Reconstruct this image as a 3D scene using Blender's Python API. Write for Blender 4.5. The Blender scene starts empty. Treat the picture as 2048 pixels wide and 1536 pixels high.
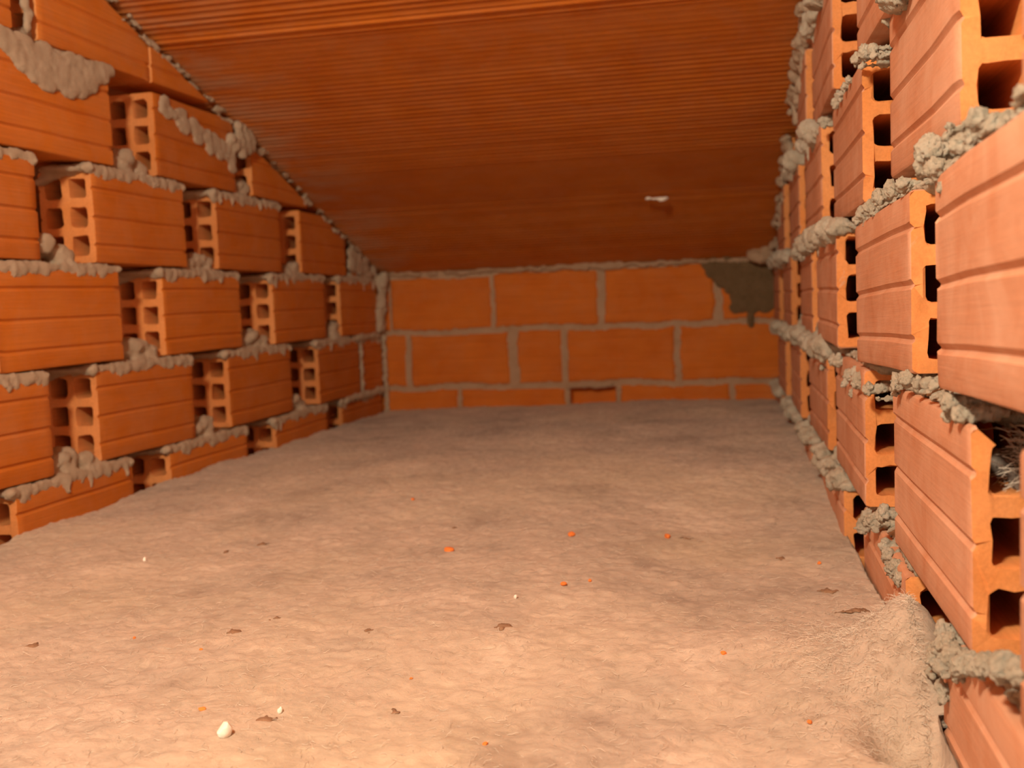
import bpy, bmesh, math, random
import numpy as np
from mathutils import Vector, Matrix
random.seed(7)
S = bpy.context.scene
C = S.collection

# ------------------------------------------------------------------ camera
ZC = 0.30525
RX = Vector((0.9784161563, 0.2029883485, -0.0386976330))
UP = Vector((0.0220557978, 0.0836152074, 0.9962540032))
FW = Vector((-0.2054637848, 0.9756045197, -0.0773333972))
cd = bpy.data.cameras.new('camera')
cam = bpy.data.objects.new('camera', cd)
C.objects.link(cam)
m = Matrix.Identity(4)
for i, v in enumerate((RX, UP, -FW)):
    for k in range(3):
        m[k][i] = v[k]
m.translation = (0, 0, ZC)
cam.matrix_world = m
cd.sensor_width = 36
cd.lens = 2080.24 / 2048 * 36
cd.clip_start = 0.01
cd.dof.use_dof = True
cd.dof.focus_distance = 0.72
cd.dof.aperture_fstop = 9.0
S.camera = cam

# ------------------------------------------------------------------ light
w = bpy.data.worlds.new('world')
S.world = w
w.use_nodes = True
w.node_tree.nodes['Background'].inputs[0].default_value = (1.0, 0.79, 0.58, 1)
w.node_tree.nodes['Background'].inputs[1].default_value = 0.75


def lamp(name, loc, power, col, r):
    l = bpy.data.lights.new(name, 'POINT')
    l.energy = power
    l.color = col
    l.shadow_soft_size = r
    o = bpy.data.objects.new(name, l)
    o.location = loc
    C.objects.link(o)
    return o


lamp('hand_lamp', (-0.27, -0.12, 0.86), 53.0, (1.0, 0.84, 0.60), 0.05)
S.view_settings.view_transform = 'Standard'
S.view_settings.look = 'None'
S.view_settings.gamma = 1
S.view_settings.use_curve_mapping = False
S.view_settings.exposure = 0.0

# ------------------------------------------------------------------ sizes
XL = -0.775
D = 2.262
H = 0.125          # one course
BH, BL, BT = 0.115, 0.24, 0.075


def xr(y):
    return 0.1185 - 0.0110 * y


def cz(y):
    """height of the sloping ceiling above the floor at depth y"""
    if y > 1.93:
        return 0.385 + (2.262 - y) * 0.36
    return 0.5045 + (1.93 - y) * 0.322


# ------------------------------------------------------------------ materials
def mat(name):
    m = bpy.data.materials.new(name)
    m.use_nodes = True
    nt = m.node_tree
    b = nt.nodes['Principled BSDF']
    return m, nt, b


def N(nt, t, **kw):
    n = nt.nodes.new(t)
    for k, v in kw.items():
        setattr(n, k, v)
    return n


def noise(nt, vec, scale, detail=5, rough=0.6, dist=0.0):
    n = N(nt, 'ShaderNodeTexNoise')
    n.inputs['Scale'].default_value = scale
    n.inputs['Detail'].default_value = detail
    n.inputs['Roughness'].default_value = rough
    n.inputs['Distortion'].default_value = dist
    nt.links.new(vec, n.inputs['Vector'])
    return n.outputs['Fac']


def ramp(nt, fac, stops):
    r = N(nt, 'ShaderNodeValToRGB')
    e = r.color_ramp.elements
    while len(e) < len(stops):
        e.new(0.5)
    for i, (p, c) in enumerate(stops):
        e[i].position = p
        e[i].color = (c[0], c[1], c[2], 1) if len(c) == 3 else c
    nt.links.new(fac, r.inputs[0])
    return r.outputs[0]


def mix(nt, fac, a, b, mode='MIX'):
    x = N(nt, 'ShaderNodeMix', data_type='RGBA', blend_type=mode)
    if isinstance(fac, float):
        x.inputs[0].default_value = fac
    else:
        nt.links.new(fac, x.inputs[0])
    for s, v in ((6, a), (7, b)):
        if isinstance(v, tuple):
            x.inputs[s].default_value = (v[0], v[1], v[2], 1)
        else:
            nt.links.new(v, x.inputs[s])
    return x.outputs[2]


def mapping(nt, vec, scale, loc=None):
    mp = N(nt, 'ShaderNodeMapping')
    mp.inputs['Scale'].default_value = scale
    nt.links.new(vec, mp.inputs['Vector'])
    if loc is not None:
        nt.links.new(loc, mp.inputs['Location'])
    return mp.outputs[0]


def bump(nt, b, h, strength, dist, prev=None):
    n = N(nt, 'ShaderNodeBump')
    n.inputs['Strength'].default_value = strength
    n.inputs['Distance'].default_value = dist
    nt.links.new(h, n.inputs['Height'])
    if prev is not None:
        nt.links.new(prev, n.inputs['Normal'])
    nt.links.new(n.outputs[0], b.inputs['Normal'])
    return n.outputs[0]


def rand_vec(nt):
    oi = N(nt, 'ShaderNodeObjectInfo')
    ml = N(nt, 'ShaderNodeMath', operation='MULTIPLY')
    ml.inputs[1].default_value = 37.0
    nt.links.new(oi.outputs['Random'], ml.inputs[0])
    return oi.outputs['Random'], ml.outputs[0]


def clay(name, c1, c2, dust, dust_col, rough=0.8, striate=(1.5, 60, 60)):
    """fired clay: two tones, striations along the extrusion, patchy pale dust"""
    m, nt, b = mat(name)
    tc = N(nt, 'ShaderNodeTexCoord').outputs['Object']
    rnd, loc = rand_vec(nt)
    v = mapping(nt, tc, (1, 1, 1), loc)
    vs = mapping(nt, tc, striate, loc)
    base = ramp(nt, noise(nt, v, 11, 4), [(0.3, c1), (0.7, c2)])
    # every block fired a little differently
    tone = ramp(nt, rnd, [(0.0, (0.86, 0.84, 0.84)), (0.5, (1, 1, 1)), (1.0, (1.05, 1.1, 1.16))])
    base = mix(nt, 1.0, base, tone, 'MULTIPLY')
    st = noise(nt, vs, 6, 4, 0.7)
    base = mix(nt, 0.55, base, ramp(nt, st, [(0.3, (0.74, 0.7, 0.68)), (0.7, (1.12, 1.12, 1.12))]), 'MULTIPLY')
    d = ramp(nt, noise(nt, v, 17, 8, 0.68, 0.6), [(0.5 - 0.3 * dust, (0, 0, 0)), (0.86, (dust, dust, dust))])
    base = mix(nt, d, base, dust_col)
    # splashes of dried mortar
    sp = ramp(nt, noise(nt, v, 26, 10, 0.75, 1.2), [(0.66, (0, 0, 0)), (0.75, (0.6, 0.6, 0.6))])
    base = mix(nt, sp, base, (0.62, 0.5, 0.4))
    nt.links.new(base, b.inputs['Base Color'])
    b.inputs['Roughness'].default_value = rough
    b.inputs['Specular IOR Level'].default_value = 0.25
    p = bump(nt, b, st, 0.25, 0.0012)
    bump(nt, b, noise(nt, v, 420, 4), 0.25, 0.0006, p)
    return m


BRICK_L = clay('clay_skin', (0.62, 0.18, 0.018), (0.70, 0.23, 0.03), 0.35, (0.60, 0.33, 0.2))
BRICK_R = clay('clay_skin_overexposed', (0.54, 0.225, 0.11), (0.64, 0.30, 0.165), 0.85, (0.72, 0.48, 0.36))  # near bricks' overexposed paleness is put into the colour as extra dust
CUT = clay('clay_cut', (0.72, 0.27, 0.075), (0.80, 0.34, 0.12), 0.25, (0.7, 0.42, 0.24))
CEIL = clay('ceiling_clay', (0.52, 0.14, 0.014), (0.60, 0.185, 0.024), 0.3, (0.55, 0.3, 0.18), 0.75, (1.2, 40, 40))


def ceiling_dust():
    nt = CEIL.node_tree
    b = nt.nodes['Principled BSDF']
    src = b.inputs['Base Color'].links[0].from_socket
    tc = N(nt, 'ShaderNodeTexCoord').outputs['Object']
    sp = N(nt, 'ShaderNodeSeparateXYZ')
    nt.links.new(tc, sp.inputs[0])
    mr = N(nt, 'ShaderNodeMapRange')
    mr.inputs[1].default_value = -0.775
    mr.inputs[2].default_value = -0.60
    mr.inputs[3].default_value = 0.75
    mr.inputs[4].default_value = 0.0
    nt.links.new(sp.outputs[0], mr.inputs[0])
    nn = ramp(nt, noise(nt, mapping(nt, tc, (1, 2.2, 2.2)), 7, 6, .65), [(.42, (0, 0, 0)), (.62, (1, 1, 1))])
    f = N(nt, 'ShaderNodeMath', operation='MULTIPLY')
    nt.links.new(mr.outputs[0], f.inputs[0])
    nt.links.new(nn, f.inputs[1])
    nt.links.new(mix(nt, f.outputs[0], src, (0.5, 0.33, 0.22)), b.inputs['Base Color'])


ceiling_dust()


def mortar_mat(name, c1, c2, c3):
    m, nt, b = mat(name)
    tc = N(nt, 'ShaderNodeTexCoord').outputs['Object']
    rnd, loc = rand_vec(nt)
    v = mapping(nt, tc, (1, 1, 1), loc)
    base = ramp(nt, noise(nt, v, 40, 8, 0.7), [(0.25, c1), (0.5, c2), (0.75, c3)])
    nt.links.new(base, b.inputs['Base Color'])
    b.inputs['Roughness'].default_value = 0.95
    b.inputs['Specular IOR Level'].default_value = 0.15
    p = bump(nt, b, noise(nt, v, 300, 8, 0.8), 1.0, 0.004)
    bump(nt, b, noise(nt, v, 900, 3), 0.4, 0.001, p)
    return m


MORTAR = mortar_mat('mortar', (0.60, 0.53, 0.41), (0.82, 0.77, 0.64), (0.92, 0.89, 0.78))
MORTAR_L = mortar_mat('mortar_sandy', (0.64, 0.50, 0.36), (0.76, 0.61, 0.46), (0.86, 0.72, 0.56))
CEMENT = mortar_mat('grey_cement', (0.20, 0.13, 0.065), (0.26, 0.17, 0.09), (0.33, 0.22, 0.12))


def wool_mat():
    m, nt, b = mat('mineral_wool')
    tc = N(nt, 'ShaderNodeTexCoord').outputs['Object']
    base = ramp(nt, noise(nt, tc, 9, 6, 0.65), [(0.34, (0.38, 0.29, 0.23)), (0.46, (0.54, 0.45, 0.37)), (0.56, (0.60, 0.49, 0.40)), (0.68, (0.72, 0.61, 0.51))])
    f = noise(nt, mapping(nt, tc, (1.0, 1.5, 1)), 60, 8, 0.75, 1.5)
    base = mix(nt, 0.8, base, ramp(nt, f, [(0.3, (0.62, 0.57, 0.52)), (0.5, (1, 1, 1)), (0.75, (1.15, 1.15, 1.14))]), 'MULTIPLY')
    # dirt specks that lie in the wool
    dk = ramp(nt, noise(nt, mapping(nt, tc, (1.0, 2.0, 1)), 34, 5, 0.6, 0.4), [(0.62, (0, 0, 0)), (0.76, (0.55, 0.55, 0.55))])
    base = mix(nt, dk, base, (0.25, 0.15, 0.09))
    dk2 = ramp(nt, noise(nt, mapping(nt, tc, (1.0, 1.8, 1)), 85, 5, 0.65, 0.8), [(0.58, (0, 0, 0)), (0.72, (0.5, 0.5, 0.5))])
    base = mix(nt, dk2, base, (0.30, 0.20, 0.13))
    yl = ramp(nt, noise(nt, tc, 5, 3, 0.5), [(0.45, (0, 0, 0)), (0.7, (0.35, 0.35, 0.35))])
    base = mix(nt, yl, base, (0.74, 0.62, 0.42))
    nt.links.new(base, b.inputs['Base Color'])
    b.inputs['Roughness'].default_value = 1.0
    b.inputs['Specular IOR Level'].default_value = 0.05
    b.inputs['Sheen Weight'].default_value = 0.25
    b.inputs['Sheen Roughness'].default_value = 0.6
    p = bump(nt, b, f, 0.5, 0.006)
    bump(nt, b, noise(nt, tc, 330, 6, 0.75, 2.0), 0.45, 0.002, p)
    return m


WOOL = wool_mat()


def plain(name, col, rough=0.9, amp=0.25):
    m, nt, b = mat(name)
    tc = N(nt, 'ShaderNodeTexCoord').outputs['Object']
    f = noise(nt, tc, 60, 6)
    lo = tuple(c * (1 - amp) for c in col)
    hi = tuple(min(1, c * (1 + amp)) for c in col)
    nt.links.new(ramp(nt, f, [(0.3, lo), (0.7, hi)]), b.inputs['Base Color'])
    b.inputs['Roughness'].default_value = rough
    bump(nt, b, f, 0.4, 0.002)
    return m


CRUMB = plain('clay_crumb', (0.85, 0.24, 0.05))
DARKWOOL = plain('dark_wool', (0.26, 0.16, 0.10))
PALE = plain('plaster', (0.95, 0.92, 0.86), 0.8, 0.08)
DARKGREY = plain('grey_wool', (0.20, 0.17, 0.15))
CONC = plain('concrete', (0.3, 0.25, 0.2))
FIBRE = plain('fibre', (0.72, 0.66, 0.58))


# ------------------------------------------------------------------ helpers
def obj(name, me, mats, parent=None):
    o = bpy.data.objects.new(name, me)
    C.objects.link(o)
    if not isinstance(mats, (list, tuple)):
        mats = [mats]
    if not me.materials:
        for x in mats:
            me.materials.append(x)
    if parent is not None:
        o.parent = parent
    return o


def tag(o, label, cat, kind=None, group=None):
    o['label'] = label
    o['category'] = cat
    if kind:
        o['kind'] = kind
    if group:
        o['group'] = group
    return o


def empty(name, loc=(0, 0, 0)):
    o = bpy.data.objects.new(name, None)
    o.location = loc
    C.objects.link(o)
    return o


def finish(bm, name, smooth=True, angle=0.6):
    me = bpy.data.meshes.new(name)
    bmesh.ops.recalc_face_normals(bm, faces=bm.faces)
    bm.to_mesh(me)
    bm.free()
    if smooth:
        me.shade_smooth()
        me.set_sharp_from_angle(angle=angle)
    return me


def brick_mesh(L=BL, seed=0, clip=None, rough=1.0, broken=False):
    """hollow clay block: 2 x 3 bores along its length, three grooves on each face.
    local x = length (centred), y = 0 front .. BT back, z = 0 .. BH"""
    rnd = random.Random(seed)
    T, Hh = BT, BH
    out = []
    gz = [0.022, 0.0565, 0.0925]
    r = 0.003
    gd, gw = 0.0022, 0.0026

    def add(y, z):
        out.append((y, z))
    add(r, 0)
    for yy in (T * 0.5,):
        add(yy - gw, 0); add(yy, gd); add(yy + gw, 0)
    add(T - r, 0); add(T - r * .3, r * .3); add(T, r)
    for g in gz:
        add(T, g - gw); add(T - gd, g); add(T, g + gw)
    add(T, Hh - r); add(T - r * .3, Hh - r * .3); add(T - r, Hh)
    for yy in (T * 0.5,):
        add(yy + gw, Hh); add(yy, Hh - gd); add(yy - gw, Hh)
    add(r, Hh); add(r * .3, Hh - r * .3); add(0, Hh - r)
    for g in reversed(gz):
        add(0, g + gw * 1.2); add(gd * .7, g + gw * .5); add(gd, g); add(gd * .7, g - gw * .5); add(0, g - gw * 1.2)
    add(0, r); add(r * .3, r * .3)
    holes = []
    wall, web = 0.0090, 0.0105
    hw = (T - 2 * wall - web) / 2
    hh = (Hh - 2 * wall - 2 * web) / 3
    for c in range(2):
        for k in range(3):
            y0, z0 = wall + c * (hw + web), wall + k * (hh + web)
            q = 0.0035
            pts = [(y0 + q, z0), (y0 + hw / 2, z0), (y0 + hw - q, z0), (y0 + hw - q * .3, z0 + q * .3), (y0 + hw, z0 + q), (y0 + hw, z0 + hh / 2), (y0 + hw, z0 + hh - q), (y0 + hw - q * .3, z0 + hh - q * .3),
                   (y0 + hw - q, z0 + hh), (y0 + hw / 2, z0 + hh), (y0 + q, z0 + hh), (y0 + q * .3, z0 + hh - q * .3), (y0, z0 + hh - q), (y0, z0 + hh / 2), (y0, z0 + q), (y0 + q * .3, z0 + q * .3)]
            holes.append(pts)
    bm = bmesh.new()
    xs = [-L / 2, -L / 2 + 0.0015, -L / 2 + 0.012, -L / 6, L / 6, L / 2 - 0.012, L / 2 - 0.0015, L / 2]
    caps = {}
    wob = [(rnd.uniform(-1, 1) * .0006, rnd.uniform(-1, 1) * .0006) for _ in xs]

    def loft(pts, is_hole, amp):
        rings = []
        n = len(pts)
        jit = {}
        for si in (0, len(xs) - 1):
            j, a = [], (0, 0)
            for i in range(n):
                a = (a[0] * .5 + rnd.uniform(-1, 1) * amp, a[1] * .5 + rnd.uniform(-1, 1) * amp)
                j.append(a)
            jit[si] = j
        cy = sum(p[0] for p in pts) / n
        cz_ = sum(p[1] for p in pts) / n
        for si, x in enumerate(xs):
            ring = []
            for i, (y, z) in enumerate(pts):
                dy, dz = wob[si]
                xx = x
                if si in jit:
                    dy += jit[si][i][0]; dz += jit[si][i][1]
                    xx += rnd.uniform(-1, 1) * .0006 * rough
                    if not is_hole:      # soft outer arris
                        y = cy + (y - cy) * 0.985
                        z = cz_ + (z - cz_) * 0.99
                ring.append(bm.verts.new((xx, y + dy, z + dz)))
            rings.append(ring)
        for a, b in zip(rings, rings[1:]):
            for i in range(n):
                f = bm.faces.new((a[i], a[(i + 1) % n], b[(i + 1) % n], b[i]))
                f.material_index = 1 if is_hole else 0
        for key, ring in ((0, rings[0]), (1, rings[-1])):
            for i in range(n):
                e = bm.edges.get((ring[i], ring[(i + 1) % n]))
                caps.setdefault(key, []).append(e)
    loft(out, False, 0.0003 * rough)
    for h in holes:
        loft(h, True, 0.0009 * rough)
    for key in caps:
        res = bmesh.ops.triangle_fill(bm, use_beauty=True, use_dissolve=False, edges=caps[key], normal=(1, 0, 0))
        for g in res['geom']:
            if isinstance(g, bmesh.types.BMFace):
                g.material_index = 1
    if broken:   # the upper bores of the near end are knocked open
        bmesh.ops.bisect_plane(bm, geom=bm.verts[:] + bm.edges[:] + bm.faces[:], plane_co=(.055, 0, 0), plane_no=(1, .3, .2))
        bmesh.ops.bisect_plane(bm, geom=bm.verts[:] + bm.edges[:] + bm.faces[:], plane_co=(0, .0095, 0), plane_no=(0, 1, .1))
        dead = [f for f in bm.faces if (f.calc_center_median() - Vector((.055, 0, 0))).dot(Vector((1, .3, .2))) > 0 and f.calc_center_median().y > .0095
                and f.calc_center_median().z > .085]
        bmesh.ops.delete(bm, geom=dead, context='FACES')
    if clip:
        for co, no in clip:
            bmesh.ops.bisect_plane(bm, geom=bm.verts[:] + bm.edges[:] + bm.faces[:], plane_co=co, plane_no=no, clear_outer=True)
    return finish(bm, 'hollow_brick')


for nm, fsz in (('clumps', 0.011), ('grain', 0.0035), ('lumps', 0.03)):
    t = bpy.data.textures.new(nm, 'CLOUDS')
    t.noise_scale = fsz * (.7 if nm == 'grain' else 1)
    t.noise_depth = 2


def lump_mesh(blobs, sub=2):
    bm = bmesh.new()
    for (p, rad, rot) in blobs:
        mt = Matrix.Translation(p) @ Matrix.Rotation(rot, 4, 'Z') @ Matrix.Diagonal((rad[0], rad[1], rad[2], 1))
        bmesh.ops.create_icosphere(bm, subdivisions=sub, radius=1, matrix=mt)
    return finish(bm, 'mortar', True, 3.0)


def lumpy(o, voxel=0.0025, amp=0.008, fine=0.0035):
    r = o.modifiers.new('remesh', 'REMESH')
    r.mode = 'VOXEL'
    r.voxel_size = voxel
    r.use_smooth_shade = True
    d = o.modifiers.new('clumps', 'DISPLACE')
    d.texture = bpy.data.textures['clumps']
    d.strength = amp
    d.mid_level = 0.5
    d = o.modifiers.new('grain', 'DISPLACE')
    d.texture = bpy.data.textures['grain']
    d.strength = fine
    d.mid_level = 0.5


def bed_mesh(seed, L=BL, mound=1.0, mx=0.0, over=1.0, heavy=1.0, side='L', thin=False):
    """mortar on top of a block: a thin uneven bed, clots pressed out over the
    front edge here and there and a heap under the opening of the course above"""
    rnd = random.Random(seed)
    bl = []
    z = BH + 0.003
    n = 9
    for i in range(n):
        x = -L / 2 + L * (i + .5) / n
        bl.append(((x, BT * .5, z - .001), (L / n * 1.7, BT * .5 - .003, 0.0065 + rnd.uniform(-.001, .001)), 0))
    if thin:
        return lump_mesh([b for b in bl if not isinstance(thin, float) or b[0][0] < thin])
    ph, fr = rnd.uniform(0, 6.28), rnd.uniform(1.6, 3.0)
    x = -L / 2
    while x < L / 2:
        a = .5 + .5 * math.sin(ph + fr * 6.28 * x / L)
        if side == 'L':
            a2 = .5 + .5 * math.sin(ph * 2.3 + fr * 14.5 * x / L)
            r = .005 + .004 * a + .004 * a2
            bl.append(((x, .0028, z + .002 - r * .55), (rnd.uniform(.008, .018), .0036 + .001 * a, r), 0))
            x -= .003
        elif a > .6:
            for q in range(3):
                r = (.0030 + .0070 * a * rnd.uniform(.5, 1.1)) * heavy
                bl.append(((x + rnd.uniform(-.008, .008), .006 - rnd.uniform(0, .012) * a * over, z + rnd.uniform(-.009, .004) * a), (r * 1.25, r * over, r), rnd.uniform(-.6, .6)))
        x += rnd.uniform(.006, .012)
    for i in range(int(rnd.uniform(0, 4))):      # dribbles down the face
        x = rnd.uniform(-L / 2, L / 2)
        l = rnd.uniform(.006, .02)
        for q in range(3):
            bl.append(((x + rnd.uniform(-.002, .002), .0, z - .006 - l * q / 3), (.005 - q * .001, .0035, .006), 0))
    if mound > 0:
        for i in range(30 if side == 'L' else 16):
            t = (i / (29 if side == 'L' else 15)) ** .8
            w_ = .056 * (1 - t) ** .8
            r = .0125 - .005 * t
            bl.append(((mx + rnd.uniform(-1, 1) * w_, .003 + r * .8 + rnd.uniform(.0, .026 if side == 'L' else .035), z + .003 + t * (.024 if side == 'L' else .028) * mound), (r * 1.6, r, r), 0))
    if side == 'L':                              # a ragged lip sagging over the near end
        sg = rnd.uniform(.006, .016)
        for q in range(12):
            u = q / 11
            bl.append(((-L / 2 - .004 + rnd.uniform(-.002, .002), .002 + u * .066, z + .001 - sg * u * u), (.008, .008, .0055), 0))
    for e in (-1, 1):                            # lip curling over the cut end
        for q in range(3):
            bl.append(((e * (L / 2 + rnd.uniform(-.002, .003)), .008 + q * .022, z - rnd.uniform(0, .005)), (.006, .013, .006), 0))
    return lump_mesh(bl)


SIDES = {}


def wall(name, label):
    w_ = empty(name)
    tag(w_, label, 'wall', 'structure')
    return w_


WL = wall('wall_left', 'openwork side wall of hollow orange bricks on the left, gaps between bricks')
WR = wall('wall_right', 'close openwork side wall of hollow orange bricks on the right, pale mortar lumps')

VAR = {}


def variant(side, L, seed, clip=None, broken=False):
    key = (side, round(L, 3), seed % 5)
    if clip is None and key in VAR and not broken:
        return VAR[key]
    me = brick_mesh(L, seed, clip, 1.0 if side == 'L' else 1.4, broken)
    me.materials.append(BRICK_L if side == 'L' else BRICK_R)
    me.materials.append(CUT)
    if clip is None and not broken:
        VAR[key] = me
    return me


def place(side, Y0, Y1, z, seed, x=None, yaw=0.0, tilt=0.0, mound=1.0, bed=True, over=1.0, heavy=1.0, mx=0.0, vox=None, thin=False, broken=False):
    """a block whose front face spans depth Y0..Y1, its underside at z"""
    L = Y1 - Y0
    yc = (Y0 + Y1) / 2
    if side == 'L':
        loc = ((XL if x is None else x), yc, z)
        rot = math.pi / 2
    else:
        loc = ((xr(yc) if x is None else x), yc, z)
        rot = -math.pi / 2
    M = Matrix.Translation(loc) @ Matrix.Rotation(rot + yaw, 4, 'Z') @ Matrix.Rotation(tilt, 4, 'Y')
    clip = None
    zt = cz(Y1) - 0.012
    if z + BH > zt:
        inv = M.inverted()
        # cut under the ceiling
        ym = min(Y1, 1.93) if Y0 < 1.93 else Y1
        sl = 0.322 if Y0 < 1.9 else 0.36
        co = inv @ Vector((loc[0], Y0, cz(Y0) - 0.012))
        no = (inv.to_3x3() @ Vector((0, sl, 1))).normalized()
        clip = [(co, no)]
        if z > cz(Y0) - 0.03:
            return None
        bed = False
    o = obj('hollow_brick', variant(side, L, seed, clip, broken), [], WL if side == 'L' else WR)
    o.matrix_world = M
    if bed:
        b = obj('mortar', bed_mesh(seed * 13 + 5, L, mound, mx, over, heavy, side, thin), MORTAR_L if side == 'L' else MORTAR, o)
        lumpy(b, vox or (0.003 if side == 'L' else 0.0028), 0.004 if side == 'L' else 0.007, .0022 if side == 'L' else .0050)
    return o


# ------------------------------------------------------------------ left wall
j = random.Random(3)
rowsL = {
    0: [(0.345, 0.575), (0.665, 0.90), (0.995, 1.228), (1.322, 1.556), (1.672, 1.908), (1.997, 2.235)],
    1: [(0.50, 0.74), (0.828, 1.065), (1.164, 1.398), (1.516, 1.755), (1.873, 2.103)],
    2: [(0.33, 0.57), (0.66, 0.90), (0.988, 1.223), (1.336, 1.573), (1.690, 1.932), (2.008, 2.240)],
    3: [(0.50, 0.74), (0.832, 1.070), (1.177, 1.402), (1.503, 1.737), (1.824, 2.058)],
    4: [(0.33, 0.57), (0.66, 0.90), (0.993, 1.233), (1.337, 1.572), (1.640, 1.875)],
    5: [(0.50, 0.74), (0.81, 1.050), (1.098, 1.338), (1.341, 1.58)],
    6: [(0.33, 0.57), (0.66, 0.90), (0.96, 1.20)],
    7: [(0.50, 0.74), (0.78, 1.02)],
    8: [(0.33, 0.57)],
}
k = 0
for r, bs in rowsL.items():
    for (a, b) in bs:
        k += 1
        place('L', a, b, r * H + 0.001 + (0.004 if r == 5 else 0), k, yaw=j.uniform(-.012, .012), tilt=j.uniform(-.008, .008), x=XL + j.uniform(-.003, .003),
              mound=j.uniform(.75, 1.3) if a < 1.9 else 0.5, over=1.0, mx=j.uniform(-.015, .015))
# cut pieces bonded into the corner
place('L', 2.133, 2.262, H + 0.001, 91, mound=0, mx=0)
place('L', 2.095, 2.262, 3 * H + 0.001, 92, mound=0)

# ------------------------------------------------------------------ right wall
rowsR = {
    0: [(0.055, 0.29), (0.375, 0.612), (0.715, 0.945), (1.045, 1.28), (1.375, 1.61), (1.70, 1.935), (2.02, 2.25)],
    1: [(0.21, 0.445), None, (0.90, 1.135), (1.215, 1.45), (1.535, 1.77), (1.855, 2.09)],
    2: [(0.055, 0.29), None, None, (1.05, 1.285), (1.375, 1.61), (1.70, 1.94), (2.02, 2.25)],
    3: [(0.21, 0.445), None, (0.895, 1.135), (1.215, 1.45), (1.535, 1.77), (1.865, 2.10)],
    4: [(0.055, 0.29), (0.375, 0.612), (0.70, 0.935), (1.075, 1.31), (1.415, 1.65), (1.745, 1.98)],
    5: [(0.21, 0.445), (0.545, 0.78), (0.90, 1.135), (1.235, 1.47), (1.57, 1.80)],
    6: [(0.055, 0.29), (0.375, 0.612), (0.70, 0.935), (1.05, 1.285)],
    7: [(0.21, 0.445), (0.545, 0.78), (0.88, 1.115)],
    8: [(0.055, 0.29), (0.375, 0.612), (0.66, 0.89)],
}
k = 200
B = {}
for r, bs in rowsR.items():
    for s in bs:
        k += 1
        if s is None:
            continue
        B['R', r, bs.index(s)] = place('R', s[0], s[1], r * H, k, thin=(.0001 if (r, bs.index(s)) == (0, 1) else (r, bs.index(s)) in ((1, 2), (0, 2), (3, 2), (1, 0), (2, 0), (0, 0))), yaw=j.uniform(-.01, .01), tilt=j.uniform(-.008, .008), x=xr((s[0] + s[1]) / 2) + j.uniform(-.003, .003),
              mound=(.35 if r == 0 else j.uniform(.6, 1.0)), over=1.2, heavy=(.85 if r == 0 else 1.1), mx=j.uniform(-.02, .02))


def near(X, Y, Z, yaw, tilt, seed, **kw):
    """a nearby block from its far lower front corner"""
    L = 0.235
    d = Vector((math.sin(yaw), -math.cos(yaw), 0))
    c = Vector((X, Y, Z)) + d * L / 2
    return place('R', c.y - L / 2, c.y + L / 2, c.z + tilt * L / 2, seed, x=c.x, yaw=yaw, tilt=-tilt, over=1.3, heavy=1.3, vox=0.0018, **kw)


def clots(brick, pts, seed, voxel=.0012):
    """clots of mortar pressed out of the joint; (x, y, radius) as read off the photograph,
    set on the face of the wall at their true depth"""
    rr = random.Random(seed)
    bl = []
    for (px, py, rp) in pts:
        d = FW + RX * ((px - 1024) / 2080.24) - UP * ((py - 768) / 2080.24)
        t = .1185 / (d.x + .011 * d.y)
        p = d * t
        r = rp * t / 2080.24
        p.x -= r * .15
        bl.append(((p.x, p.y, p.z + ZC), (r * .95, r, r * .95), 0))
        for q in range(int(8 + rp * .9)):
            v = Vector((rr.gauss(0, 1), rr.gauss(0, 1), rr.gauss(0, 1))).normalized() * r * .9
            bl.append(((p.x + v.x * .6, p.y + v.y, p.z + ZC + v.z), (min(r * .35, rr.uniform(3.2, 6) * t / 2080.24),) * 3, 0))
        bl.append(((p.x + r * .9 + .008, p.y, p.z + ZC), (.016, r * .9, r * .7), 0))
    o = obj('mortar', lump_mesh(bl, 1), MORTAR)
    o.parent = brick
    o.matrix_parent_inverse = brick.matrix_world.inverted()
    lumpy(o, voxel, .006, .0055)
    return o


b2a = near(.1064, .9228, .2441, .0218, .030, 301, thin=True)
b2b = near(.1102, .5990, .2501, -.0119, .030, 302, thin=True)
b1a = near(.1133, .7738, .1217, .0023, .000, 303, thin=.06, broken=True)
b3a = near(.1178, .8100, .3852, -.004, -.003, 304, mound=0.9)
clots(b2b, [(1870, 300, 36), (1855, 330, 28), (1880, 340, 26), (1890, 375, 14), (1903, 255, 15), (1900, 275, 15), (1925, 288, 24), (1945, 275, 20), (1965, 238, 28), (1985, 252, 22),
            (1945, 295, 14), (2005, 250, 12), (2040, 215, 20), (2046, 185, 18), (1843, 312, 16)], 1)
clots(b2a, [(1712, 440, 10), (1725, 430, 14), (1740, 415, 16), (1760, 395, 17), (1785, 380, 17), (1806, 368, 14), (1750, 422, 9), (1730, 447, 7)], 2)
clots(b1a, [(1795, 765, 18), (1815, 760, 17), (1835, 765, 13), (1855, 764, 13), (1870, 768, 11), (1790, 785, 10), (1905, 808, 22), (1918, 828, 18), (1900, 832, 12), (1888, 795, 12)], 3)
clots(B['R', 1, 2], [(1700, 748, 13), (1722, 760, 20), (1738, 778, 14), (1755, 798, 8), (1705, 788, 7), (1690, 765, 8), (1712, 745, 10)], 4)
clots(B['R', 1, 3], [(1680, 722, 12), (1668, 722, 12), (1648, 716, 10), (1645, 735, 6), (1633, 700, 6)], 5)
clots(B['R', 0, 2], [(1730, 1050, 19), (1750, 1042, 19), (1770, 1028, 17), (1735, 1030, 12), (1778, 1112, 18), (1790, 1135, 22), (1800, 1158, 14), (1770, 1092, 11)], 6)
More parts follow.
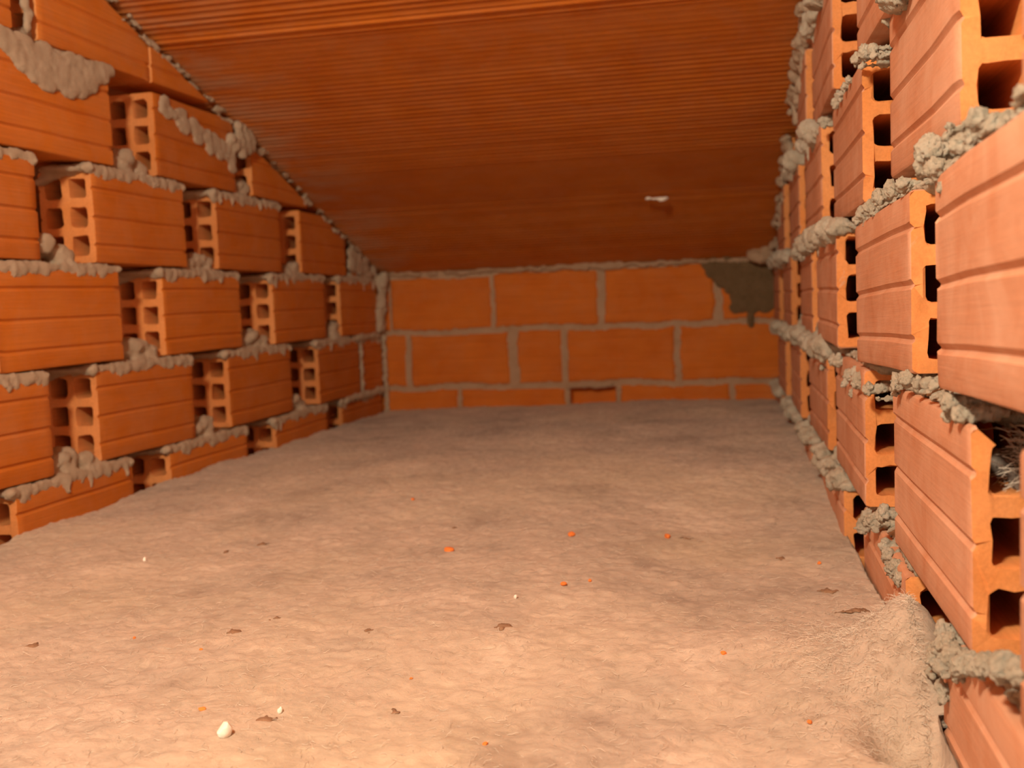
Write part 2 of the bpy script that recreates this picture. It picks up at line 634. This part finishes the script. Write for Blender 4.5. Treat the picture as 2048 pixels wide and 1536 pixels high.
clots(B['R', 0, 1], [(1900, 1285, 28), (1872, 1318, 22), (1930, 1332, 26), (1960, 1338, 24), (2000, 1342, 28), (2040, 1345, 30), (1855, 1335, 13), (1885, 1378, 14), (1888, 1400, 11),
                     (1888, 1262, 18), (1865, 1300, 12), (1885, 1300, 24), (1912, 1312, 26), (1892, 1335, 20), (1918, 1348, 20), (1945, 1322, 24), (1980, 1330, 28), (2015, 1335, 30), (1865, 1345, 13)], 7)
clots(B['R', 3, 2], [(1735, 105, 17), (1712, 118, 13), (1726, 132, 9), (1750, 112, 9), (1748, 98, 10)], 8)
clots(B['R', 3, 3], [(1692, 175, 10), (1680, 190, 10), (1672, 205, 9), (1700, 160, 9), (1650, 250, 8), (1640, 262, 8), (1632, 275, 7)], 9)
clots(B['R', 2, 3], [(1655, 462, 13), (1640, 470, 10), (1670, 455, 10), (1612, 503, 11), (1605, 512, 10), (1622, 495, 9)], 10)


# ------------------------------------------------------------------ back wall
def box(bm, x0, x1, y0, y1, z0, z1, mi=0):
    vs = [bm.verts.new(p) for p in ((x0, y0, z0), (x1, y0, z0), (x1, y1, z0), (x0, y1, z0), (x0, y0, z1), (x1, y0, z1), (x1, y1, z1), (x0, y1, z1))]
    for q in ((0, 1, 5, 4), (1, 2, 6, 5), (2, 3, 7, 6), (3, 0, 4, 7), (4, 5, 6, 7), (3, 2, 1, 0)):
        f = bm.faces.new([vs[i] for i in q])
        f.material_index = mi
    return vs


def noise_grid(nx, ny, cell, seed):
    rs = np.random.RandomState(seed)
    gx, gy = int(nx / cell) + 3, int(ny / cell) + 3
    g = rs.rand(gx, gy)
    X = np.arange(nx) / cell
    Y = np.arange(ny) / cell
    xi, yi = X.astype(int), Y.astype(int)
    fx, fy = X - xi, Y - yi
    fx = fx * fx * (3 - 2 * fx)
    fy = fy * fy * (3 - 2 * fy)
    a = g[np.ix_(xi, yi)]; b = g[np.ix_(xi + 1, yi)]; c = g[np.ix_(xi, yi + 1)]; d = g[np.ix_(xi + 1, yi + 1)]
    fx = fx[:, None]; fy = fy[None, :]
    return (a * (1 - fx) + b * fx) * (1 - fy) + (c * (1 - fx) + d * fx) * fy - 0.5


def grid_mesh(name, P, mi=None):
    nx, ny = P.shape[:2]
    me = bpy.data.meshes.new(name)
    idx = np.arange(nx * ny).reshape(nx, ny)
    q = np.stack([idx[:-1, :-1], idx[1:, :-1], idx[1:, 1:], idx[:-1, 1:]], -1).reshape(-1, 4)
    me.vertices.add(nx * ny)
    me.vertices.foreach_set('co', P.reshape(-1).astype(np.float32))
    me.loops.add(q.size)
    me.loops.foreach_set('vertex_index', q.reshape(-1).astype(np.int32))
    me.polygons.add(len(q))
    me.polygons.foreach_set('loop_start', (np.arange(len(q)) * 4).astype(np.int32))
    me.update(calc_edges=True)
    me.validate()
    me.shade_smooth()
    return me


def back_wall():
    """front skin of the end wall as a height field: mortar with the block faces
    standing 3 mm proud of the joints, faint grooves, one broken hollow block"""
    x0, x1, z0, z1 = XL - 0.02, 0.12, 0.0, 0.40
    st = 0.002
    nx, nz = int((x1 - x0) / st) + 1, int((z1 - z0) / st) + 1
    X = x0 + np.arange(nx) * st
    Z = z0 + np.arange(nz) * st
    XX, ZZ = np.meshgrid(X, Z, indexing='ij')
    wav = noise_grid(nx, nz, 18, 5) * .007 + noise_grid(nx, nz, 6, 6) * .003
    wav2 = noise_grid(nx, nz, 20, 8) * .007 + noise_grid(nx, nz, 6, 9) * .003
    u = XX + wav
    v = ZZ + wav2
    bricks = [(-.752, -.518, .252, .366), (-.508, -.281, .252, .370), (-.264, -.032, .252, .372), (-.016, .130, .252, .372),
              (-.768, -.722, .127, .240), (-.708, -.482, .127, .240), (-.461, -.364, .127, .240), (-.350, -.116, .127, .240), (-.103, .130, .127, .240),
              (-.790, -.605, .0, .114), (-.593, -.356, .0, .114), (-.236, .0, .0, .114), (.012, .14, .0, .114),
              (-.795, -.758, .252, .366)]
    h = noise_grid(nx, nz, 4, 1) * .0022 + noise_grid(nx, nz, 14, 2) * .003
    m_ = np.zeros((nx, nz), bool)
    for (a, b, c, d) in bricks:
        ins = np.minimum(np.minimum(u - a, b - u), np.minimum(v - c, d - v))
        k_ = np.clip(ins / .004, 0, 1)
        f = .0045 + noise_grid(nx, nz, 40, 3) * .0008
        for g in (.022, .0565, .0925):
            f = f - .0013 * np.exp(-((ZZ - c - g) / .0022) ** 2)
        h = h * (1 - k_) + f * k_
        m_ |= ins > .0005
    # broken block below the bed joint
    cav = np.minimum(np.minimum(u + .345, -.246 - u), np.minimum(v - .075, .112 - v))
    kc = np.clip(cav / .003, 0, 1)
    h = h * (1 - kc) - .03 * kc
    m_ |= cav > 0
    lip = np.minimum(np.minimum(u + .352, -.25 - u), np.minimum(v - .113, .125 - v))
    h = np.where(lip > 0, np.maximum(h, .004 + lip * .4), h)
    m_ &= ~(lip > 0)
    P = np.stack([XX, D + .004 - h, ZZ], -1)
    me = grid_mesh('wall_back', P)
    me.materials.append(MORTAR_B)
    me.materials.append(BRICK_B)
    mm = m_[:-1, :-1].reshape(-1)
    me.polygons.foreach_set('material_index', mm.astype(np.int32))
    return me


MORTAR_B = mortar_mat('mortar_joint', (0.58, 0.38, 0.24), (0.70, 0.48, 0.32), (0.78, 0.57, 0.40))
BRICK_B = clay('clay_end_wall', (0.64, 0.16, 0.014), (0.72, 0.205, 0.025), 0.2, (0.6, 0.34, 0.2), striate=(1.5, 60, 60))
WB = wall('wall_back', 'low end wall of flush orange hollow bricks with pale mortar joints')
skin = obj('brick_face', back_wall(), [], WB)
bm = bmesh.new()
box(bm, XL - .9, xr(D) + .9, D + .036, D + .1, 0, .41)
obj('brick_backing', finish(bm, 'brick_backing', False), BRICK_B, WB)


def lump(name, blobs, mt, parent, voxel=.003, amp=.008, fine=.003, sub=2):
    o = obj(name, lump_mesh(blobs, sub), mt, parent)
    lumpy(o, voxel, amp, fine)
    return o


jr = random.Random(11)
bl = []
for i in range(150):
    x = jr.uniform(-.045, .092)
    z = jr.uniform(.272, .374)
    if z < .272 + max(0, (0.02 - x)) * 1.5:
        continue
    bl.append(((x, D - .001, z), (.016, .0045, .014), 0))
bl += [((.045, D - .002, z), (.008, .0045, .01), 0) for z in (.27, .26, .25, .243)]
lump('cement_patch', bl, CEMENT, WB, .002, .004, .002)['label'] = 'dark grey cement smear in the top corner of the end wall'
# mortar bedding along the ceiling of the end wall and in its corners
bl = []
for i in range(46):
    x = -.74 + i * .0182
    if -.74 < x < -.60 and jr.random() < .5:
        continue
    r = jr.uniform(.004, .009) + (.006 if -.33 < x < -.22 else 0)
    bl.append(((x, D - .001, .378 + jr.uniform(-.002, .003)), (.014, .006, r * .8), 0))
for i in range(14):
    bl.append(((jr.uniform(.05, .10), D - .012 - jr.random() * .03, .385 + jr.uniform(-.012, .012)), (.016, .013, .012), 0))
lump('mortar', bl, MORTAR_B, WB)
# corner of left and end wall
bl = []
for i in range(60):
    t = jr.random()
    bl.append(((XL + .004 + jr.random() * .018 * (1 - t) + t * .004, D - .008 - jr.random() * .02 - t * .015, .375 - t * .11 + jr.uniform(-.006, .006)), (.009, .010, .013), 0))
for i in range(34):
    t = jr.random()
    bl.append(((XL + .002, D - .03 - t * .17, .375 + t * .035 + jr.uniform(-.012, .02)), (.006, .016, .013), 0))
for i in range(20):
    bl.append(((XL + .006, D - .004, .02 + i * .018), (.006, .007, .012), 0))
lump('mortar', bl, MORTAR_L, WL)
# bed joints that run flush near the corner, and the upright joint of the cut piece
bl = [((XL, 2.12, H + .012 + i * .011), (.004, .008, .010), 0) for i in range(10)]
bl += [((XL + .001, 2.10 + i * .012, 2 * H - .004 + jr.uniform(-.002, .002)), (.005, .012, .007), 0) for i in range(14)]
bl += [((XL + .001, 2.02 + i * .012, H - .004 + jr.uniform(-.002, .002)), (.006, .012, .008), 0) for i in range(20)]
lump('mortar', bl, MORTAR_L, WL)


def along(side, y0, y1, n, seed, rmin, rmax, dx, mt, parent, drop=.012, skip=.12):
    rr = random.Random(seed)
    bl = []
    for i in range(n):
        if rr.random() < skip:
            continue
        y = y0 + (y1 - y0) * (i + rr.random()) / n
        r = rr.uniform(rmin, rmax)
        x = XL + dx * .5 if side == 'L' else xr(y) - dx
        bl.append(((x + rr.uniform(-.004, .004), y, cz(y) - drop - rr.uniform(-.004, .010)), ((r, r * rr.uniform(1.5, 3.0), r * rr.uniform(.7, 1.3)) if side == 'R' else (r, r * rr.uniform(2.5, 7.0), r * rr.uniform(.7, 1.1))), 0))
        if side == 'R' and rr.random() < .5:
            bl.append(((x + .004, y, cz(y) - drop - rr.uniform(.01, .03)), (r * .8, r, r * 1.5), 0))
    return lump('mortar', bl, mt, parent, .0035)


along('L', .95, 2.26, 150, 21, .0015, .0042, .000, MORTAR_L, WL, .004, .25)
along('L', .3, .95, 60, 22, .002, .0045, .000, MORTAR_L, WL, .008)
along('R', .95, 2.26, 170, 23, .003, .009, .001, MORTAR_L, WR, .012, .35)
along('R', .1, .95, 100, 24, .004, .011, .001, MORTAR_L, WR, .012, .3)
# smears on the top left block and between the two clipped courses
rr = random.Random(5)
bl = []
for i in range(120):
    t = rr.random()
    y = 1.03 + t * .20
    zt = .627 - .004
    hgt = .045 * math.sin(math.pi * min(1, t * 1.02)) ** .7
    bl.append(((XL + .001, y, zt - rr.random() * hgt), (.0045, .020, .010), 0))
lump('mortar', bl, MORTAR_L, WL, .003, .003, .0015)
bl = []
for i in range(60):
    t = rr.random()
    y = 1.36 + t * .21
    bl.append(((XL + .001, y, .620 - t * .055 - rr.random() * .03), (.0045, .014, .008), 0))
for i in range(26):
    bl.append(((XL + .006, 1.60 + rr.gauss(0, .02), .585 + rr.gauss(0, .014)), (.008, .011, .010), 0))
for i in range(14):
    bl.append(((XL + .001, 1.076 + rr.gauss(0, .004), .64 + i * .008), (.004, .007, .008), 0))
lump('mortar', bl, MORTAR_L, WL, .003, .003, .0015)

# ------------------------------------------------------------------ ceiling
def ceiling():
    x0, x1 = XL - .9, xr(1) + .9
    y0, y1 = -.7, D + .08
    st = .0015
    ny = int((y1 - y0) / st) + 1
    Y = y0 + np.arange(ny) * st
    Z = np.array([cz(y) for y in Y])
    # extruded ribs, flat panels between and the joints of the boards
    rib = .0016 * (0.5 + 0.5 * np.cos(2 * np.pi * Y / .0125)) ** 2
    amp = np.ones(ny)
    rs = np.random.RandomState(4)
    nb = rs.rand(400)
    amp = .45 + .9 * nb[((Y - y0) / .0125).astype(int)]
    flat = ((Y > 1.385) & (Y < 1.50))
    amp = np.where(flat, amp * .25, amp)
    Z = Z - rib * amp
    for s in (1.93, 1.57, 1.365, 1.14, .90, .66, .42, .18, -.06, -.3):
        g = np.exp(-((Y - s) / .0022) ** 2)
        Z = Z + g * .004 - (.004 if abs(s - 1.365) < .01 else 0) * np.exp(-((Y - s + .007) / .003) ** 2)
    nx = 40
    X = np.linspace(x0, x1, nx)
    rsag = np.random.RandomState(9)
    P = np.zeros((nx, ny, 3))
    P[:, :, 0] = X[:, None]
    P[:, :, 1] = Y[None, :]
    P[:, :, 2] = Z[None, :]
    me = grid_mesh('ceiling', P[:, ::-1])
    o = obj('ceiling', me, CEIL)
    return o


co = ceiling()
tag(co, 'sloping ceiling of finely ribbed orange clay boards', 'ceiling', 'structure')
bm = bmesh.new()
for (a, b) in ((-.7, 1.93), (1.93, D + .08)):
    pass
vs = []
for y in (-.7, 1.93, D + .08):
    for x in (XL - .9, xr(1) + .9):
        for dz in (.012, .06):
            vs.append(bm.verts.new((x, y, cz(y) + dz)))
bmesh.ops.convex_hull(bm, input=vs)
deck = obj('roof_board', finish(bm, 'roof_board', False), CEIL, co)
tag_sp = lump('mortar_splash', [((-.123 + dx, 1.944, .486 + dz), (.007, .006, .003), 0) for dx, dz in ((-.016, .001), (-.006, 0), (.004, -.001), (.013, 0), (.008, -.003))], PALE, co, .0015, .003, .001)
tag_sp['label'] = 'pale splash of mortar stuck to the ceiling'

# ------------------------------------------------------------------ floor
bm = bmesh.new()
box(bm, XL - .95, xr(1) + .95, -.75, D + .1, -.08, 0)
fl = obj('floor', finish(bm, 'floor', False), CONC)
tag(fl, 'concrete attic floor slab hidden under the wool', 'floor', 'structure')


def fbm(nx, ny, seed, cells, amps):
    z = np.zeros((nx, ny))
    for i, (c, a) in enumerate(zip(cells, amps)):
        z += noise_grid(nx, ny, c, seed + i) * a
    return z


def zbase(XX, YY):
    """pile height of the wool read off where it meets the walls"""
    left = np.interp(YY, [.3, .99, 1.2, 1.32, 1.9, 2.26], [.06, .066, .076, .080, .072, .075])
    right = np.interp(YY, [.3, .62, .70, .80, 1.07, 1.3, 1.67, 2.26], [.05, .052, .064, .068, .068, .085, .090, .082])
    t = np.clip((XX - XL) / (.11 - XL), 0, 1)
    t = t * t * (3 - 2 * t)
    z = left * (1 - t) + right * t
    z = z + .002 * np.sin(np.pi * t)
    # heap teased up against the right wall, with a hollow beside it
    z = z + .052 * np.exp(-((XX - .105) / .032) ** 2 - ((YY - .670) / .045) ** 2)
    z = z + .012 * np.exp(-((XX - .05) / .04) ** 2 - ((YY - .66) / .06) ** 2)
    z = z - .055 * np.exp(-((XX - .094) / .018) ** 2 - ((YY - .597) / .022) ** 2)
    return z


def wool(x0, x1, y0, y1, st, seed, base):
    nx, ny = int((x1 - x0) / st) + 1, int((y1 - y0) / st) + 1
    X = np.linspace(x0, x1, nx)
    Y = np.linspace(y0, y1, ny)
    XX, YY = np.meshgrid(X, Y, indexing='ij')
    k_ = .0025 / st
    z = base(XX, YY) + fbm(nx, ny, seed, [60 * k_, 24 * k_, 9 * k_, 4 * k_, 2 * k_ + .01], [.009, .004, .0018, .0018, .0016])
    ed = np.minimum(np.arange(nx)[:, None], (nx - 1 - np.arange(nx))[:, None])
    P = np.stack([XX + fbm(nx, ny, seed + 50, [5 * k_], [.003]), YY + fbm(nx, ny, seed + 60, [5 * k_], [.003]), z], -1)
    return P


Pw = wool(XL + .002, .172, .12, D - .002, .0025, 31, zbase)
# keep the edge under the front faces of both walls
Pw[:, :, 0] = np.minimum(Pw[:, :, 0], np.where((Pw[:, :, 1] > .618) & (Pw[:, :, 1] < .708), .175, xr(Pw[:, :, 1]) + .001))
wl = obj('mineral_wool', grid_mesh('mineral_wool', Pw), WOOL)
tag(wl, 'layer of beige mineral wool covering the floor between the brick walls', 'insulation', 'stuff')
Pr = wool(.215, .95, .12, D - .002, .006, 77, lambda X, Y: .10 + .13 * np.exp(-((X - .24) / .06) ** 2 - ((Y - .42) / .10) ** 2) + 0 * X)
w2 = obj('mineral_wool', grid_mesh('mineral_wool', Pr), WOOL)
tag(w2, 'greyish wool seen through the gaps behind the close right brick wall', 'insulation', 'stuff')


def zw(x, y):
    i = int(round((x - (XL + .002)) / (.172 - XL - .002) * (Pw.shape[0] - 1)))
    k_ = int(round((y - .12) / (D - .122) * (Pw.shape[1] - 1)))
    return float(Pw[max(0, min(i, Pw.shape[0] - 1)), max(0, min(k_, Pw.shape[1] - 1)), 2])


def pix(x, y, z=.075):
    """point of the wool surface seen in direction (x, y) of the 2048 x 1536 frame"""
    d = FW + RX * ((x - 1024) / 2080.24) - UP * ((y - 768) / 2080.24)
    for _ in range(6):
        t = (z - ZC) / d.z
        p = d * t
        z = zw(p.x, p.y)
    return p.x, p.y, z


# wool fibres sticking out of the pile: thin bent threads
def fibres(n, area, seed, parent, ln=(.010, .030), rad=.00022, height=None, up=.5):
    rr = random.Random(seed)
    bm = bmesh.new()
    for _ in range(n):
        p = area(rr)
        a = rr.uniform(0, 6.283)
        L = rr.uniform(*ln)
        v = Vector((math.cos(a), math.sin(a), rr.uniform(.0, up))).normalized()
        cur = Vector(p)
        prev = None
        for s in range(5):
            side = Vector((-v.y, v.x, 0)).normalized() * rad
            ups = Vector((0, 0, rad * 1.6))
            ring = [bm.verts.new(cur + side), bm.verts.new(cur + ups), bm.verts.new(cur - side)]
            if prev:
                for q in range(3):
                    bm.faces.new((prev[q], prev[(q + 1) % 3], ring[(q + 1) % 3], ring[q]))
            prev = ring
            v = (v + Vector((rr.gauss(0, .45), rr.gauss(0, .45), rr.gauss(-.12, .25)))).normalized()
            cur = cur + v * L / 4
    o = obj('wool_fibre', finish(bm, 'wool_fibre', True, 3), FIBRE, parent)
    o['kind'] = 'stuff'
    return o


def area_floor(rr):
    y = .42 + 1.6 * rr.random() ** 1.8
    x = rr.uniform(XL + .01, xr(y) - .004)
    return (x, y, zw(x, y) + .0005)


def area_heap(rr):
    x = min(.106, .085 + rr.gauss(0, .03))
    y = .67 + rr.gauss(0, .06)
    return (x, y, zw(x, y) + .0005)


fibres(9000, area_floor, 1, wl, (.003, .009), .00012, up=.25)
fibres(4000, area_heap, 2, wl, (.003, .007), .00009, up=.5)
# tangled pale threads of wool in the gap behind the nearest blocks
def area_gap(rr):
    return (.20 + rr.gauss(0, .018), .475 + rr.gauss(0, .03), .205 + rr.gauss(0, .018))


tg = empty('wool_tangle', (.14, .55, .20))
tag(tg, 'pale cobwebby tangle of wool in the broken top of the nearest block, right edge', 'wool tangle')
tc_ = obj('core', lump_mesh([((rt[0], rt[1], rt[2]), (.010, .010, .008), 0) for rt in ((.006, .01, .006), (.018, .018, .0), (.03, .012, .008), (.0, .03, .012), (.022, .035, .014))]), DARKGREY, tg)
lumpy(tc_, .0015, .008, .005)


def area_tangle(rr):
    return (rr.gauss(.016, .007), rr.gauss(.002, .010), rr.gauss(.018, .008))


fibres(1100, area_tangle, 3, tg, (.008, .020), .00016, up=.9)
fibres(500, lambda rr: (rr.gauss(.014, .003), rr.gauss(-.006, .003), rr.gauss(.016, .003)), 4, tg, (.004, .010), .00022, up=.9)


# ------------------------------------------------------------------ crumbs
def chip(seed, r, flat=.6, sx=1.0):
    rr = random.Random(seed)
    bm = bmesh.new()
    bmesh.ops.create_icosphere(bm, subdivisions=2, radius=1)
    dirs = [Vector((rr.gauss(0, 1), rr.gauss(0, 1), rr.gauss(0, 1))).normalized() for _ in range(7)]
    cut = [rr.uniform(.5, .9) for _ in dirs]
    for v in bm.verts:
        for d_, c_ in zip(dirs, cut):
            t = v.co.dot(d_)
            if t > c_:
                v.co -= d_ * (t - c_)
        v.co = Vector((v.co.x * r * sx, v.co.y * r, v.co.z * r * flat))
    return finish(bm, 'chip', True, .4)


crumbs = [
    (898, 1102, 7.5, 'rounded orange brick crumb in the middle of the wool floor, largest of the crumbs'),
    (1143, 1072, 6.5, 'orange brick crumb farther back, right of the largest crumb'),
    (1334, 1076, 5.5, 'small orange brick crumb beside a dark line in the wool, toward the right wall'),
    (1127, 1172, 5.0, 'orange brick crumb, left one of a close pair past the centre'),
    (1180, 1163, 3.2, 'tiny orange brick crumb, right one of a close pair past the centre'),
    (404, 1420, 6.0, 'orange brick crumb up and left of the white plaster chip'),
    (970, 1490, 5.5, 'orange brick crumb at the front edge of the wool, bottom centre'),
    (1447, 1308, 4.5, 'lone orange brick crumb in the wool between centre and right wall heap'),
    (1620, 1450, 4.5, 'faded orange brick crumb near the bottom, closest to the right wall'),
    (825, 1000, 3.6, 'small orange brick crumb far back near the middle of the wool'),
    (1638, 1127, 3.2, 'tiny orange brick crumb beside the far foot of the right wall'),
    (268, 1277, 3.4, 'small faded orange brick crumb on the left part of the wool'),
    (402, 1300, 3.0, 'tiny orange brick crumb, left of centre, above the white plaster chip'),
    (822, 1358, 3.2, 'tiny pale orange brick crumb between the white chip and the centre'),
]
for i, (px, py, rpx, lab) in enumerate(crumbs):
    x, y, z = pix(px, py)
    r = rpx * y / 2080 * 1.25
    o = obj('brick_crumb', chip(i + 1, r, .8, 1.25), CRUMB)
    o.location = (x, y, z + r * .35)
    o.rotation_euler = (0, 0, i * 1.3)
    tag(o, lab, 'brick crumb', group='orange brick crumbs in the wool')
x, y, z = pix(450, 1470)
o = obj('plaster_chip', chip(40, .0058, .9, .75), PALE)
o.location = (x, y, z + .003)
tag(o, 'bright white chip lying on the wool near the front left, largest white piece', 'plaster chip')
x, y, z = pix(560, 1425)
o = obj('plaster_chip', chip(41, .0022, 1.3, .8), PALE)
o.location = (x, y, z + .0015)
tag(o, 'tiny white fleck at the right end of the dark tuft near the front left', 'plaster chip')
x, y, z = pix(1031, 1196)
o = obj('plaster_chip', chip(42, .0022, 1.3, .8), PALE)
o.location = (x, y, z + .001)
tag(o, 'tiny white fleck near the centre, left of the close pair of crumbs', 'plaster chip')
x, y, z = pix(290, 1127)
o = obj('plaster_chip', chip(43, .0022, 1.3, .8), PALE)
o.location = (x, y, z + .001)
tag(o, 'tiny white fleck far back on the left part of the wool', 'plaster chip')

darks = [
    (530, 1440, 30, 9, 'dark brown tuft beside the white plaster chip near the front left'),
    (1008, 1253, 24, 8, 'dark brown tuft in the centre of the wool floor'),
    (1655, 1182, 26, 7, 'dark brown tuft near the right wall, behind the dark curved strand'),
    (1712, 1226, 48, 6, 'dark strand lying against the wool heap at the right wall'),
    (65, 1293, 18, 8, 'dark tuft at the left edge of the wool floor'),
    (470, 1263, 17, 7, 'reddish dark tuft left of centre, behind the white chip'),
    (790, 1425, 16, 6, 'small brown tuft in front of the centre, right of the white chip'),
    (524, 1092, 14, 5, 'small dark tuft far back, left of the largest crumb'),
    (452, 1104, 9, 5, 'tiny dark tuft at the far left, beside a wider one'),
    (908, 1056, 6, 4, 'tiny dark speck behind the largest orange crumb'),
    (735, 1262, 15, 5, 'faint brown tuft just left of the central dark tuft'),
    (1372, 1077, 20, 3, 'thin dark strand right of a small orange crumb'),
    (1562, 1119, 14, 4, 'small dark tuft toward the far right wall'),
    (553, 1237, 15, 4, 'thin dark tuft behind the reddish one left of centre'),
]
for i, (px, py, wd, ht, lab) in enumerate(darks):
    x, y, z = pix(px, py)
    k_ = y / 2080
    rr = random.Random(i + 70)
    bl = []
    n = 7
    for q in range(n):
        t = (q + .5) / n * 2 - 1
        xx = x + t * wd * k_ * .8 * RX.x
        yy = y + rr.gauss(0, .0016) + t * wd * k_ * .8 * RX.y
        r = ht * k_ * (1 - .6 * abs(t))
        bl.append(((xx - x, yy - y, zw(xx, yy) - z + r * .08), (wd * k_ / n * 1.6, r * 1.8, r * .6), rr.uniform(-.5, .5)))
    o = obj('dark_tuft', lump_mesh(bl), DARKWOOL)
    o.location = (x, y, z)
    lumpy(o, .0012, .003, .002)
    tag(o, lab, 'wool tuft', group='dark tufts in the wool')

# ------------------------------------------------------------------ unseen panels added behind the openwork walls to block ambient light
bm = bmesh.new()
box(bm, XL - .95, XL - .90, -.7, D + .1, 0, 1.35)
o = obj('light_block_left', finish(bm, 'light_block_left', False), BRICK_B)
tag(o, 'added panel blocking stray light far behind the gaps of the left openwork wall', 'wall', 'structure')
bm = bmesh.new()
box(bm, xr(1) + .90, xr(1) + .95, -.7, D + .1, 0, 1.35)
o = obj('light_block_right', finish(bm, 'light_block_right', False), BRICK_B)
tag(o, 'added panel blocking stray light far behind the gaps of the right openwork wall', 'wall', 'structure')
